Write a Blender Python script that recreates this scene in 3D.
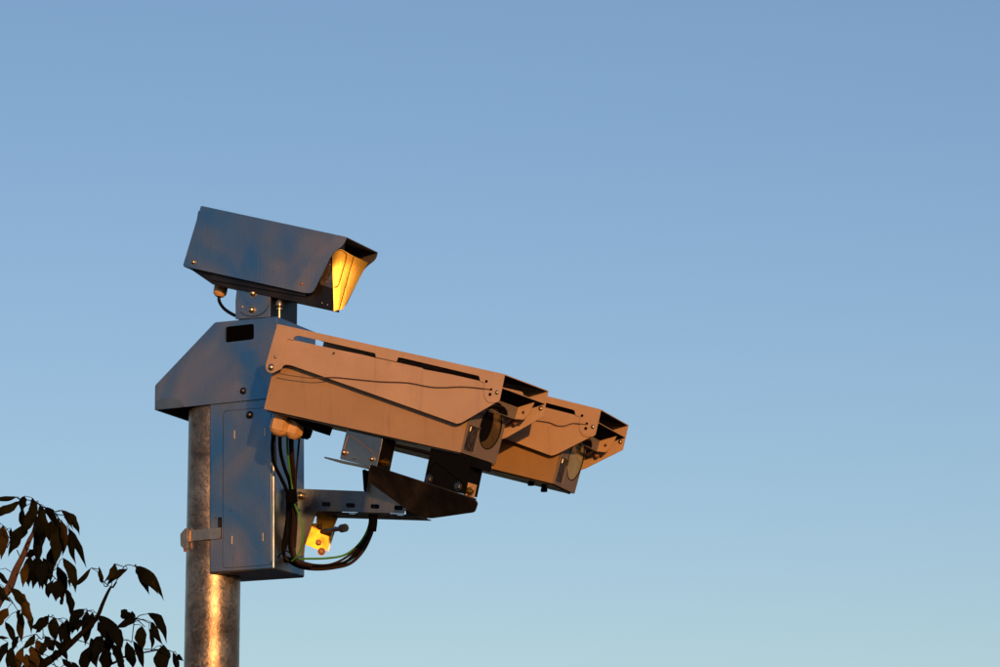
import bpy, bmesh, math, random
from mathutils import Vector, Matrix
from mathutils.geometry import tessellate_polygon
from math import sin, cos, tan, radians, pi

for o in list(bpy.data.objects):
    bpy.data.objects.remove(o)
SC = bpy.context.scene
COL = SC.collection

# ------------------------------------------------------------------ camera
F = 3600.0
PIT = radians(12.2)
CAM = Vector((0, 0, 1.6))
FW = Vector((0, cos(PIT), sin(PIT))); UP = Vector((0, -sin(PIT), cos(PIT))); RT = Vector((1, 0, 0))
cd = bpy.data.cameras.new('camera'); cam = bpy.data.objects.new('camera', cd); COL.objects.link(cam)
cam.location = CAM; cam.rotation_euler = (pi/2+PIT, 0, 0)
cd.sensor_width = 36; cd.lens = 36*F/1000; cd.clip_end = 20000; cd.clip_start = 0.1
SC.camera = cam

# ------------------------------------------------------------------ light
SUN_AZ = radians(12)      # to the right of straight behind the camera
SUN_EL = radians(6.5)
sundir = Vector((sin(SUN_AZ)*cos(SUN_EL), -cos(SUN_AZ)*cos(SUN_EL), sin(SUN_EL)))
world = bpy.data.worlds.new('World'); SC.world = world; world.use_nodes = True
wn = world.node_tree.nodes; wl = world.node_tree.links
for n in list(wn): wn.remove(n)
sky = wn.new('ShaderNodeTexSky'); sky.sky_type = 'NISHITA'; sky.sun_disc = False
sky.sun_elevation = SUN_EL
sky.sun_rotation = pi - SUN_AZ
sky.air_density = 1.0; sky.dust_density = 0.4; sky.ozone_density = 2.0; sky.altitude = 0
hsv = wn.new('ShaderNodeHueSaturation')
bg = wn.new('ShaderNodeBackground'); wo = wn.new('ShaderNodeOutputWorld')
hsv.inputs['Saturation'].default_value = 1.04
SKY_STRENGTH = 0.15
bg.inputs['Strength'].default_value = SKY_STRENGTH
tint = wn.new('ShaderNodeMix'); tint.data_type = 'RGBA'; tint.blend_type = 'MULTIPLY'; tint.inputs[0].default_value = 1
tint.inputs[7].default_value = (1.01, .94, 1.045, 1)
wl.new(sky.outputs[0], hsv.inputs['Color']); wl.new(hsv.outputs[0], tint.inputs[6]); wl.new(tint.outputs[2], bg.inputs['Color']); wl.new(bg.outputs[0], wo.inputs['Surface'])
sl = bpy.data.lights.new('sun', 'SUN'); sl.energy = 4.0; sl.angle = radians(0.6); sl.color = (1.0, 0.47, 0.14)
so = bpy.data.objects.new('sun', sl); COL.objects.link(so)
so.rotation_euler = sundir.to_track_quat('Z', 'Y').to_euler()
so.location = (0, 0, 30)
SC.view_settings.view_transform = 'Standard'; SC.view_settings.look = 'None'
SC.view_settings.exposure = 0.06; SC.view_settings.gamma = 1
SC.render.resolution_x = 1024; SC.render.resolution_y = 683

# ------------------------------------------------------------------ helpers
S = 0.0024                                # metres per photograph pixel at the cabinet
def ray(x, y): return (FW + RT*((x-500)/F) + UP*((333.5-y)/F)).normalized()
def isect(x, y, O, n):
    d = ray(x, y); return CAM + d*((O-CAM).dot(n)/d.dot(n))
class Frame:
    """a = along, s = sideways and away, w = up"""
    def __init__(f, O, a, s):
        f.O = Vector(O); f.a = Vector(a).normalized(); f.s = Vector(s).normalized(); f.w = f.a.cross(f.s).normalized()
        if f.w.z < 0: f.w.negate()
    def hit(f, x, y, off=0): return isect(x, y, f.O + f.s*off*S, f.s)
    def loc(f, x, y, off=0):
        p = f.hit(x, y, off) - f.O; return Vector((p.dot(f.a), p.dot(f.w)))
    def at(f, a, s, w): return f.O + f.a*a + f.s*s + f.w*w
def yawvec(deg): b = radians(deg); return Vector((cos(b), -sin(b), 0)), Vector((sin(b), cos(b), 0))

def smooth_poly(pts, n=4):
    """pts (x, y[, r]): a third value rounds that corner"""
    out = []; N = len(pts)
    for i, p in enumerate(pts):
        v = Vector(p[:2])
        if len(p) < 3 or p[2] <= 0: out.append(v); continue
        a = Vector(pts[i-1][:2]); b = Vector(pts[(i+1) % N][:2]); r = p[2]
        da = a-v; db = b-v
        p0 = v + da.normalized()*min(r, da.length*.49); p1 = v + db.normalized()*min(r, db.length*.49)
        for k in range(n+1):
            t = k/n; out.append(p0*(1-t)**2 + v*2*t*(1-t) + p1*t*t)
    return out

MATS = {}
def link(o, parent=None):
    COL.objects.link(o)
    if parent is not None: o.parent = parent
    return o
ROOTLOC = {}
def new_obj(name, verts, faces, mat, parent=None, smooth=False, loc=None):
    base = ROOTLOC.get(parent.name, Vector((0, 0, 0))) if parent is not None else (loc or Vector((0, 0, 0)))
    me = bpy.data.meshes.new(name)
    me.from_pydata([tuple(v-base) for v in verts], [], faces); me.validate()
    bm = bmesh.new(); bm.from_mesh(me); bmesh.ops.remove_doubles(bm, verts=bm.verts, dist=1e-6)
    bmesh.ops.recalc_face_normals(bm, faces=bm.faces); bm.to_mesh(me); bm.free()
    if smooth:
        for p in me.polygons: p.use_smooth = True
        me.set_sharp_from_angle(angle=radians(42))
    ms = mat if isinstance(mat, (list, tuple)) else [mat]
    for m in ms: me.materials.append(MATS[m])
    o = bpy.data.objects.new(name, me); link(o, parent)
    if parent is None: o.location = base
    ROOTLOC[o.name] = base
    return o
def root(name, loc, label, cat, group=None):
    o = bpy.data.objects.new(name, None); COL.objects.link(o); o.location = loc; o.empty_display_size = .05
    ROOTLOC[o.name] = Vector(loc); tag(o, label, cat, group); return o
def tag(o, label=None, cat=None, group=None, kind=None):
    if label: o['label'] = label
    if cat: o['category'] = cat
    if group: o['group'] = group
    if kind: o['kind'] = kind
    return o
def bevel(o, w, seg=2, ang=40, harden=True):
    m = o.modifiers.new('bevel', 'BEVEL'); m.width = w; m.segments = seg; m.limit_method = 'ANGLE'; m.angle_limit = radians(ang)
    if harden:
        for p in o.data.polygons: p.use_smooth = True
        m.harden_normals = True
    return o
def loft(p0, p1):
    """closed solid between two matching outlines with optional holes: p0/p1 = [outer, hole, ...]"""
    verts = []; faces = []
    tris = tessellate_polygon([[v.copy() for v in l] for l in p0])
    flat0 = [v for l in p0 for v in l]; flat1 = [v for l in p1 for v in l]; n = len(flat0)
    verts = flat0+flat1
    if len(p0) == 1 and len(p0[0]) <= 4: faces = [tuple(range(n)), tuple(range(2*n-1, n-1, -1))]
    else:
        for t in tris: faces.append(tuple(t)); faces.append(tuple(n+i for i in reversed(t)))
    k = 0
    for l in p0:
        m = len(l)
        for i in range(m): j = (i+1) % m; faces.append((k+i, k+j, n+k+j, n+k+i))
        k += m
    return verts, faces
def slab(name, fr, outl, off, th, mat, parent=None, holes=(), bev=0, seg=2, local=False, loc=None, smooth=False):
    """outline traced in pixels (or local a,w metres) on fr at off; extruded th pixels along s"""
    ls = [outl]+list(holes); P0 = []; P1 = []
    for l in ls:
        l = smooth_poly(l)
        if local: a = [fr.at(v[0], off*S, v[1]) for v in l]
        else: a = [fr.hit(v[0], v[1], off) for v in l]
        P0.append(a); P1.append([p + fr.s*th*S for p in a])
    v, f = loft(P0, P1)
    o = new_obj(name, v, f, mat, parent, smooth, loc)
    if bev: bevel(o, bev, seg)
    return o
def cut(o, verts, faces):
    """carve a pocket out of o (verts in world space)"""
    me = bpy.data.meshes.new('cutter'); b = ROOTLOC[o.name]
    me.from_pydata([tuple(v-b) for v in verts], [], faces)
    bm = bmesh.new(); bm.from_mesh(me); bmesh.ops.recalc_face_normals(bm, faces=bm.faces); bm.to_mesh(me); bm.free()
    c = bpy.data.objects.new('cutter', me); COL.objects.link(c)
    c.matrix_world = Matrix.Translation(b)
    for m in o.data.materials: me.materials.append(m)
    md = o.modifiers.new('cut', 'BOOLEAN'); md.operation = 'DIFFERENCE'; md.object = c; md.solver = 'EXACT'
    bpy.context.view_layer.update()
    dg = bpy.context.evaluated_depsgraph_get()
    nm = bpy.data.meshes.new_from_object(o.evaluated_get(dg))
    o.modifiers.clear(); o.data = nm
    bpy.data.objects.remove(c)
def axes(d):
    d = d.normalized(); u = d.cross(Vector((0, 0, 1)))
    if u.length < .05: u = d.cross(Vector((1, 0, 0)))
    u.normalize(); return u, d.cross(u).normalized()
def lathe(name, p0, p1, prof, mat, parent=None, n=16, smooth=True, ph=0, loc=None):
    """prof: list of (t along p0-p1, radius)"""
    u, v = axes(p1-p0); vs = []; fs = []
    for t, r in prof:
        c = p0.lerp(p1, t)
        for k in range(n): an = 2*pi*k/n+ph; vs.append(c+u*cos(an)*r+v*sin(an)*r)
    m = len(prof)
    for i in range(m-1):
        for k in range(n): j = (k+1) % n; fs.append((i*n+k, i*n+j, (i+1)*n+j, (i+1)*n+k))
    fs.append(tuple(range(n-1, -1, -1))); fs.append(tuple((m-1)*n+k for k in range(n)))
    return new_obj(name, vs, fs, mat, parent, smooth, loc)
def bolt(name, P, nrm, r, parent, mat='bolt', head='dome', h=None):
    """fastener standing on P with its head along nrm"""
    nrm = nrm.normalized(); h = h or r*.9
    if head == 'dome': prof = [(0, r*1.25), (.12, r*1.25), (.13, r), (.45, r*.95), (.75, r*.72), (.93, r*.42), (1, r*.1)]; n = 14
    else: prof = [(0, r*1.35), (.2, r*1.35), (.21, r), (.85, r), (1, r*.82)]; n = 6
    o = lathe(name, P, P+nrm*h, prof, mat, parent, n if head == 'dome' else 6, head == 'dome', .3)
    return o
def catmull(pts, sub=6):
    P = [Vector(p) for p in pts]; out = []
    P = [P[0]*2-P[1]]+P+[P[-1]*2-P[-2]]
    for i in range(1, len(P)-2):
        a, b, c, d = P[i-1:i+3]
        for k in range(sub):
            t = k/sub
            out.append(.5*((2*b)+(c-a)*t+(2*a-5*b+4*c-d)*t*t+(3*b-a-3*c+d)*t**3))
    out.append(P[-2]); return out
def tube(name, pts, r, mat, parent=None, n=8, sub=6, loc=None, taper=None):
    C = catmull(pts, sub) if len(pts) > 2 else [Vector(p) for p in pts]
    vs = []; fs = []; u = None
    for i, c in enumerate(C):
        d = (C[min(i+1, len(C)-1)]-C[max(i-1, 0)]).normalized()
        if u is None: u, v = axes(d)
        else: u = (u-d*u.dot(d)).normalized(); v = d.cross(u)
        rr = r if taper is None else r+(taper-r)*i/(len(C)-1)
        for k in range(n): an = 2*pi*k/n; vs.append(c+(u*cos(an)+v*sin(an))*rr)
    for i in range(len(C)-1):
        for k in range(n): j = (k+1) % n; fs.append((i*n+k, i*n+j, (i+1)*n+j, (i+1)*n+k))
    fs.append(tuple(range(n-1, -1, -1))); fs.append(tuple((len(C)-1)*n+k for k in range(n)))
    return new_obj(name, vs, fs, mat, parent, True, loc)

# ------------------------------------------------------------------ materials
def mat_new(name):
    m = bpy.data.materials.new(name); m.use_nodes = True; MATS[name] = m
    nt = m.node_tree; return m, nt, nt.nodes['Principled BSDF']
def nd(nt, t, **kw):
    n = nt.nodes.new(t)
    for k, v in kw.items():
        if k in n.inputs: n.inputs[k].default_value = v
        else: setattr(n, k, v)
    return n
def coords(nt, scale=(1, 1, 1)):
    tc = nd(nt, 'ShaderNodeTexCoord'); mp = nd(nt, 'ShaderNodeMapping'); mp.inputs['Scale'].default_value = scale
    nt.links.new(tc.outputs['Object'], mp.inputs['Vector']); return mp.outputs[0]
def noise(nt, vec, scale, detail=4, rough=.55, dist=0):
    n = nd(nt, 'ShaderNodeTexNoise'); n.inputs['Scale'].default_value = scale; n.inputs['Detail'].default_value = detail
    n.inputs['Roughness'].default_value = rough; n.inputs['Distortion'].default_value = dist
    nt.links.new(vec, n.inputs['Vector']); return n.outputs['Fac']
def ramp(nt, fac, stops):
    r = nd(nt, 'ShaderNodeValToRGB'); e = r.color_ramp.elements
    while len(e) < len(stops): e.new(.5)
    for i, (p, c) in enumerate(stops):
        e[i].position = p; e[i].color = (c if len(c) == 4 else (*c, 1)) if isinstance(c, (tuple, list)) else (c, c, c, 1)
    nt.links.new(fac, r.inputs[0]); return r.outputs[0]
def bump(nt, h, bs, strength=.2, dist=.001):
    b = nd(nt, 'ShaderNodeBump'); b.inputs['Strength'].default_value = strength; b.inputs['Distance'].default_value = dist
    nt.links.new(h, b.inputs['Height']); nt.links.new(b.outputs[0], bs.inputs['Normal'])
def mixc(nt, fac, a, b, mode='MIX'):
    m = nd(nt, 'ShaderNodeMix'); m.data_type = 'RGBA'; m.blend_type = mode
    for sock, v in ((m.inputs[0], fac), (m.inputs[6], a), (m.inputs[7], b)):
        if hasattr(v, 'links') or isinstance(v, bpy.types.NodeSocket): nt.links.new(v, sock)
        else: sock.default_value = v if isinstance(v, (int, float)) else (*v, 1)
    return m.outputs[2]

def steel(name, cols, rough=(.26, .42), big=5.0, stretch=(1, 1, .75), metal=1.0):
    m, nt, b = mat_new(name)
    v = coords(nt, stretch); v1 = coords(nt)
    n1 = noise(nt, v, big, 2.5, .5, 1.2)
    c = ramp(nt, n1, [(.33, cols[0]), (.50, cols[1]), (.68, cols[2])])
    n2 = noise(nt, v1, 160, 5, .7); c = mixc(nt, .22, c, ramp(nt, n2, [(.3, .55), (.7, 1.0)]), 'MULTIPLY')
    # small pits and scuffs
    n3 = noise(nt, coords(nt, (1, 1, 2.2)), 55, 2, .5, .3)
    c = mixc(nt, ramp(nt, n3, [(.72, 0.0), (.78, .75)]), c, (.09, .06, .045))
    nt.links.new(c, b.inputs['Base Color'])
    b.inputs['Metallic'].default_value = metal
    r = noise(nt, v, 9, 5, .6, .4)
    nt.links.new(ramp(nt, r, [(.3, rough[0]), (.7, rough[1])]), b.inputs['Roughness'])
    g = noise(nt, coords(nt, (1, 1, .06)), 260, 3, .6)
    wv = noise(nt, v1, 7, 2, .5)
    ad = nd(nt, 'ShaderNodeMath', operation='MULTIPLY_ADD'); nt.links.new(wv, ad.inputs[0]); ad.inputs[1].default_value = 9.0; nt.links.new(g, ad.inputs[2])
    bump(nt, ad.outputs[0], b, .35, .0012)
    return m
def paint(name, col, rough=.55, var=.10, spec=.35, grain=900):
    m, nt, b = mat_new(name); v = coords(nt)
    n1 = noise(nt, v, 9, 5, .6, .2)
    lo = tuple(x*(1-var) for x in col); hi = tuple(min(1, x*(1+var)) for x in col)
    c = ramp(nt, n1, [(.3, lo), (.7, hi)])
    n2 = noise(nt, v, grain, 2, .5); c = mixc(nt, .35, c, ramp(nt, n2, [(.35, .62), (.65, 1.0)]), 'MULTIPLY')
    n3 = noise(nt, coords(nt, (1, 1, .12)), 38, 4, .65)      # faint dirt runs
    c = mixc(nt, ramp(nt, n3, [(.58, 0.0), (.80, .45)]), c, tuple(x*.45 for x in col))
    nt.links.new(c, b.inputs['Base Color']); b.inputs['Roughness'].default_value = rough
    b.inputs['Specular IOR Level'].default_value = spec
    bump(nt, n2, b, .25, .0006)
    return m
def plain(name, col, rough=.5, metal=0, spec=.5, var=.15, sc=60):
    m, nt, b = mat_new(name); n1 = noise(nt, coords(nt), sc, 3)
    c = ramp(nt, n1, [(.3, tuple(x*(1-var) for x in col)), (.7, tuple(min(1, x*(1+var)) for x in col))])
    nt.links.new(c, b.inputs['Base Color']); b.inputs['Roughness'].default_value = rough; b.inputs['Metallic'].default_value = metal
    b.inputs['Specular IOR Level'].default_value = spec
    return m, nt, b

steel('steel', [(.08, .22, .40), (.19, .24, .32), (.33, .29, .30)], rough=(.31, .47), big=5.2, metal=.9)  # blue and brown blotches put clouded reflections into the base colour
steel('steel_light', [(.19, .20, .22), (.25, .24, .235), (.33, .28, .25)])
steel('steel_arm', [(.15, .19, .26), (.21, .215, .24), (.31, .27, .25)], rough=(.34, .5), big=9)
steel('steel_sunlit', [(.80, .50, .10), (.88, .56, .12), (.95, .62, .15)], rough=(.42, .52))  # the sun's golden glint is put into the steel's base colour
steel('steel_dark', [(.03, .03, .04), (.05, .045, .048), (.08, .065, .055)], rough=(.4, .55))  # darker copy of steel: shade of undersides and inner faces put in
steel('cradle_steel', [(.07, .055, .045), (.10, .075, .06), (.16, .115, .085)], rough=(.38, .6), big=16)
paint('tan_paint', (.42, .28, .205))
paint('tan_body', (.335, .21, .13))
paint('tan_paint_far', (.36, .222, .13))  # more orange tone for the farther housing
paint('tan_body_far', (.25, .14, .058))  # darker and more saturated orange for the farther body
paint('fascia_paint', (.17, .135, .125), .6)
plain('black_plastic', (.0025, .0025, .003), .6, spec=.06)
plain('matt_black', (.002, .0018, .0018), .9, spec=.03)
plain('band_copper', (.42, .33, .27), .38, .95)
plain('black_void', (.001, .001, .001), .9, spec=.02)
plain('cable_black', (.0025, .002, .002), .45, spec=.10)
plain('cable_brown', (.014, .006, .005), .5, spec=.2)
plain('cable_green', (.05, .20, .025), .5, spec=.2)
plain('cable_grey', (.22, .22, .25), .4)
plain('gland_nylon', (.46, .26, .12), .45)
steel('sunlit_pane', [(.80, .47, .07), (.86, .52, .09), (.92, .56, .11)], rough=(.44, .54))  # deeper version of the sunlit gold, also put into the colour
plain('bolt', (.50, .39, .27), .34, 1.0)
plain('bolt_dark', (.08, .08, .09), .4, 1.0)
plain('bolt_rust', (.30, .15, .08), .6, .5)
plain('zinc_sun_yellow', (.36, .21, .03), .45, 1.0, var=.4, sc=40)  # on the gusset this yellow stands for reflected sun
plain('wire_shade', (.13, .075, .05), .9, spec=.1)  # brown of a wire's soft shadow, put into the tube's colour

m, nt, b = mat_new('galvanised')
v = coords(nt); vo = nd(nt, 'ShaderNodeTexVoronoi'); vo.inputs['Scale'].default_value = 70; vo.inputs['Randomness'].default_value = 1
dn = nd(nt, 'ShaderNodeTexNoise'); dn.inputs['Scale'].default_value = 18
nt.links.new(v, dn.inputs['Vector']); nt.links.new(mixc(nt, .25, v, dn.outputs['Color'], 'ADD'), vo.inputs['Vector'])
bw = nd(nt, 'ShaderNodeRGBToBW'); nt.links.new(vo.outputs['Color'], bw.inputs[0])
n1 = noise(nt, v, 14, 6, .65, .5)
c = ramp(nt, n1, [(.34, (.13, .09, .068)), (.5, (.22, .165, .13)), (.66, (.36, .285, .23))])
c = mixc(nt, .5, c, ramp(nt, bw.outputs[0], [(.2, .35), (.8, 1.25)]), 'MULTIPLY')
c = mixc(nt, ramp(nt, noise(nt, coords(nt, (1, 1, .3)), 24, 4, .6), [(.6, 0.0), (.72, .6)]), c, (.20, .14, .11))
nt.links.new(c, b.inputs['Base Color']); b.inputs['Metallic'].default_value = .92
nt.links.new(ramp(nt, bw.outputs[0], [(.1, .28), (.9, .46)]), b.inputs['Roughness'])
ng = noise(nt, v, 90, 5, .7); bump(nt, ng, b, .55, .0016)

m, nt, b = mat_new('lens_glass')
n1 = noise(nt, coords(nt), 20, 2)
nt.links.new(ramp(nt, n1, [(.3, (.06, .037, .008)), (.7, (.10, .062, .014))]), b.inputs['Base Color'])
b.inputs['Roughness'].default_value = .18; b.inputs['Coat Weight'].default_value = .6
m, nt, b = mat_new('lens_glass_clear')
nt.links.new(ramp(nt, noise(nt, coords(nt), 20, 2), [(.3, (.26, .24, .15)), (.7, (.42, .38, .26))]), b.inputs['Base Color'])
b.inputs['Roughness'].default_value = .1; b.inputs['Coat Weight'].default_value = .5
m, nt, b = mat_new('window_glass')
nt.links.new(ramp(nt, noise(nt, coords(nt), 70, 3, .6, 1.5), [(.40, (.02, .018, .02)), (.66, (.09, .07, .06))]), b.inputs['Base Color'])
b.inputs['Roughness'].default_value = .12; b.inputs['Coat Weight'].default_value = .8

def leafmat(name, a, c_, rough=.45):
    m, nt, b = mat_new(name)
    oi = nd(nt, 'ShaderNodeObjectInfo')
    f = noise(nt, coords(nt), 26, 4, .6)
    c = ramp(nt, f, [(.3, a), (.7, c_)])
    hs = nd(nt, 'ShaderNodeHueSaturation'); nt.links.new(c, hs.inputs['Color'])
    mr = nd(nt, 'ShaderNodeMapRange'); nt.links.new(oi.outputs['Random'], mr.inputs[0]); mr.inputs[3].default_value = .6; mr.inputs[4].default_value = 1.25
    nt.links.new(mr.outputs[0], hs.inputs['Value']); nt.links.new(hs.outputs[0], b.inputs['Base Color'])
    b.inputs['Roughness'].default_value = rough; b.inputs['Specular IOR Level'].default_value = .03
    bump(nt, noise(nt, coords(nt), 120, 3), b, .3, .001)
leafmat('leaf_dark', (.0016, .002, .0014), (.0038, .0042, .0028), .8)  # near-black base colours carry the shade lying on the leaves
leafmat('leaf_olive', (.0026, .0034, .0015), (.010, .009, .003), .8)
leafmat('leaf_brown', (.016, .010, .003), (.045, .025, .005), .7)  # sunlit leaves: the warm light is put into a browner colour
plain('bark', (.05, .02, .012), .85, var=.4, sc=90)
plain('bark_dark', (.005, .004, .003), .9, spec=.05, var=.4, sc=90)

m, nt, b = mat_new('ground')
v = coords(nt)
c = ramp(nt, noise(nt, v, .15, 6, .6), [(.35, (.035, .033, .025)), (.65, (.06, .052, .04))])
c = mixc(nt, .5, c, ramp(nt, noise(nt, v, 9, 6, .7), [(.3, .5), (.7, 1.1)]), 'MULTIPLY')
nt.links.new(c, b.inputs['Base Color']); b.inputs['Roughness'].default_value = .95
bump(nt, noise(nt, v, 12, 5), b, .5, .03)

# ------------------------------------------------------------------ ground
g = 3000.0
ground = new_obj('ground', [Vector((-g, -g, 0)), Vector((g, -g, 0)), Vector((g, g, 0)), Vector((-g, g, 0))], [(0, 1, 2, 3)], 'ground')
tag(ground, kind='structure')

# ------------------------------------------------------------------ reference frames
a25, s25 = yawvec(25)
D0 = 8.64
r_ = ray(274.3, 569.3); CC = CAM + r_*(D0/r_.y)             # nearest lower corner of the cabinet
CF = Frame(CC, a25, s25)

# ------------------------------------------------------------------ pole
PR = 28.4*S
LC = CF.hit(209, 573.7); r_ = ray(212.9, 590); PC2 = CAM + r_*((LC.y+31.5*S)/r_.y)      # axis of the pole
PC = Vector((PC2.x, PC2.y, 0))
ptop = CF.hit(215, 372, 40).z
pole = root('steel_pole', PC, 'round galvanised steel pole rising from the ground under the camera cabinet', 'pole')
lathe('tube', PC, PC+Vector((0, 0, ptop)), [(0, PR*1.02), (.3, PR*1.012), (1, PR*.985)], 'galvanised', pole, 64)
fl = lathe('base_plate', PC, PC+Vector((0, 0, .025)), [(0, PR*2.3), (1, PR*2.3)], 'galvanised', pole, 8, False)
for k in range(4):
    an = pi/4+k*pi/2
    bolt('anchor_bolt', PC+Vector((cos(an)*PR*1.7, sin(an)*PR*1.7, .025)), Vector((0, 0, 1)), .014, pole, 'bolt', 'hex', .03)

# ------------------------------------------------------------------ cabinet
cab = root('equipment_cabinet', CC, 'blue-grey blotched steel cabinet with sloping hood strapped to the top of the pole', 'cabinet')
Lx = CF.loc(209, 573.7)
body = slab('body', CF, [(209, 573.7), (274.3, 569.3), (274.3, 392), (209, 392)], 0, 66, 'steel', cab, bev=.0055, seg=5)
def pocket(o, fr, outl, off, depth):
    l = smooth_poly(outl); p0 = [fr.hit(v[0], v[1], off-3) for v in l]; p1 = [p+fr.s*(depth+3)*S for p in p0]
    # keep the mouth of the pocket true to the traced outline on the face itself
    p0 = [fr.hit(v[0], v[1], off)-fr.s*3*S for v in l]
    v, f = loft([p0], [p1]); cut(o, v, f)
pocket(body, CF, [(217.6, 517.5), (221.6, 517.2), (221.6, 538.6), (217.6, 539)], 0, 30)
slab('panel_gasket', CF, [(223.3, 410.7, 4), (271.1, 407.1, 3), (271.7, 564.8, 5), (222.4, 568.4, 5)], -.3, .25, 'steel_dark', cab)
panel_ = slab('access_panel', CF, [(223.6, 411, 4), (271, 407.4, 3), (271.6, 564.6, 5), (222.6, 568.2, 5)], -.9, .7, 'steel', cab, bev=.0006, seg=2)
for x, y in ((233.7, 434.5), (264.8, 432), (231.2, 540), (262.2, 537)):
    slab('hinge_tab', CF, [(x-.9, y-4.3), (x+.9, y-4.4), (x+.9, y+4.3), (x-.9, y+4.4)], -1.4, .6, 'band_copper', cab, bev=.0006)
for x, y in ((237.5, 553.5), (256, 552), (226.5, 489)):
    bolt('rivet', CF.hit(x, y, -.9), -s25, .0016, cab, 'bolt_rust')
bolt('panel_bolt', CF.hit(249.8, 415, -.9), -s25, .0085, cab, 'bolt_dark', 'dome', .009)
hood_o = [(155, 385.5, 2), (215, 322.3, 2), (277.2, 316.6), (276.2, 397.3), (154.7, 410)]
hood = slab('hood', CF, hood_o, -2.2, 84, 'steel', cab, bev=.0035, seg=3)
# hollow it from below
cutp = [(158, 386.5), (216, 325.5), (273.5, 320.5), (273, 440), (158, 440)]
p0 = [CF.hit(x, y, -2.2)+s25*1.6*S for x, y in cutp]; p1 = [p+s25*80.5*S for p in p0]
cv, cf_ = loft([p0], [p1]); cut(hood, cv, cf_)
pocket(hood, CF, [(224.7, 326.6, 2.5), (253.2, 323.4, 2.5), (253.2, 339, 2.5), (224.7, 342.4, 2.5)], -2.2, 3)
slab('window_dark', CF, [(222, 324), (256, 320.5), (256, 343), (222, 346)], 1.5, 1, 'black_void', cab)  # black sheet standing for the shade inside the hood
slab('corner_patch', CF, [(155.6, 400, 4), (167, 397.6, 6), (180, 399.5, 6), (183.6, 406.4), (155.6, 409.2)], -2.7, .45, 'steel_light', cab)
bolt('hood_bolt', CF.hit(243.2, 391, -2.2), -s25, .0075, cab, 'bolt_dark', 'dome', .008)
# pipe clamp on the pole
t1 = CF.hit(220.3, 533.3, 0)+s25*6*S; zc = t1.z; bh = 5.6*S
q0 = CF.hit(220.3, 533.3, -1.2); q1 = CF.hit(209.5, 534, -1.2)
c2 = Vector((PC.x, PC.y)); e = Vector((q1.x, q1.y)); d_ = c2-e; rr = PR+.0018; L_ = d_.length
ang = math.asin(rr/L_); base = math.atan2(d_.y, d_.x)
tl = math.sqrt(L_*L_-rr*rr); ta = base+ang
tp = e+Vector((cos(ta), sin(ta)))*tl
if tp.x > c2.x: ta = base-ang; tp = e+Vector((cos(ta), sin(ta)))*tl
a0 = math.atan2(tp.y-c2.y, tp.x-c2.x)
path = [Vector((t1.x, t1.y)), Vector((q0.x, q0.y)), e, tp]
for k in range(1, 13): an = a0-(k/12)*2.9; path.append(c2+Vector((cos(an), sin(an)))*rr)
if (path[-1]-e).length < (tp-e).length:   # wrong way round
    path = path[:4]
    for k in range(1, 13): an = a0+(k/12)*2.9; path.append(c2+Vector((cos(an), sin(an)))*rr)
vs = []; fs = []
for i, p in enumerate(path):
    d2 = (path[min(i+1, len(path)-1)]-path[max(i-1, 0)]).normalized(); n2 = Vector((-d2.y, d2.x))*.0011
    for (o2, zz) in ((n2, -bh), (n2, bh), (-n2, bh), (-n2, -bh)): vs.append(Vector((p.x+o2.x, p.y+o2.y, zc+zz)))
for i in range(len(path)-1):
    for k in range(4): j = (k+1) % 4; fs.append((i*4+k, i*4+j, i*4+4+j, i*4+4+k))
fs += [(0, 1, 2, 3), tuple(len(vs)-4+k for k in range(4))]
strap = new_obj('band_clamp', vs, fs, 'band_copper', None, loc=Vector((PC.x, PC.y, zc)))
tag(strap, 'steel band clamp around the pole, ending in the slot of the cabinet face', 'clamp')
PF = Frame(Vector((tp.x, tp.y, zc)), *yawvec(38)); 
slab('buckle', PF, [(180.2, 534, .8), (185, 528.3, 1), (187.3, 528.3), (187, 548.5), (184.8, 549.5, 1), (180.5, 545.8, .8)], -2, 2.4, 'band_copper', strap, bev=.0012)
slab('buckle_screw', PF, [(183.2, 548), (185.6, 548.5), (185.2, 551.8), (183.6, 551.6)], -2, 2.5, 'bolt_rust', strap)

# ------------------------------------------------------------------ top camera
a24, s24 = yawvec(24)
OT = CF.hit(182.8, 266, -4)
TH0 = Frame(OT, a24, s24)
aT = (TH0.hit(310, 294.2)-TH0.hit(182.8, 266)).normalized()
TF = Frame(OT, aT, s24)
top = root('overview_camera', TF.hit(250, 320, 30), 'dark steel box camera on top of the cabinet with a sunlit golden front', 'camera')
sh_o = [(200.9, 205.7, 1.5), (346.4, 236.9, 2), (344.3, 244.3, 5), (332.6, 253.2, 6), (312.8, 292.8, 5), (306.5, 293.3, 4), (182.8, 266, 1.5)]
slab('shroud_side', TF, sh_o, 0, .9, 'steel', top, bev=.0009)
l0 = [TF.loc(*p) for p in ((200.9, 205.7), (346.4, 236.9), (182.8, 266))]
TW = 74
def tslab(name, alist, s0, s1, mat, **k):
    """a-w polygon extruded from s0 to s1"""
    return slab(name, TF, alist, s0, s1-s0, mat, top, local=True, **k)
(ax0, w0), (ax1, w1), (ax2, w2) = l0
th = 1.0*S
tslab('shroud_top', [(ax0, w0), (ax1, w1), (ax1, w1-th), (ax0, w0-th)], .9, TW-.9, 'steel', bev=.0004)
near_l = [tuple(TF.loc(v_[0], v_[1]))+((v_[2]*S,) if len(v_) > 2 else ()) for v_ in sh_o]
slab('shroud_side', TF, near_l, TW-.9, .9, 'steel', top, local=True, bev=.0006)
tslab('shroud_back', [(ax0+.001, w0-th), (ax0+.001+th, w0-th), (ax2+th+.001, w2+.002), (ax2+.001, w2+.002)], 1, TW-1, 'steel')
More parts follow.
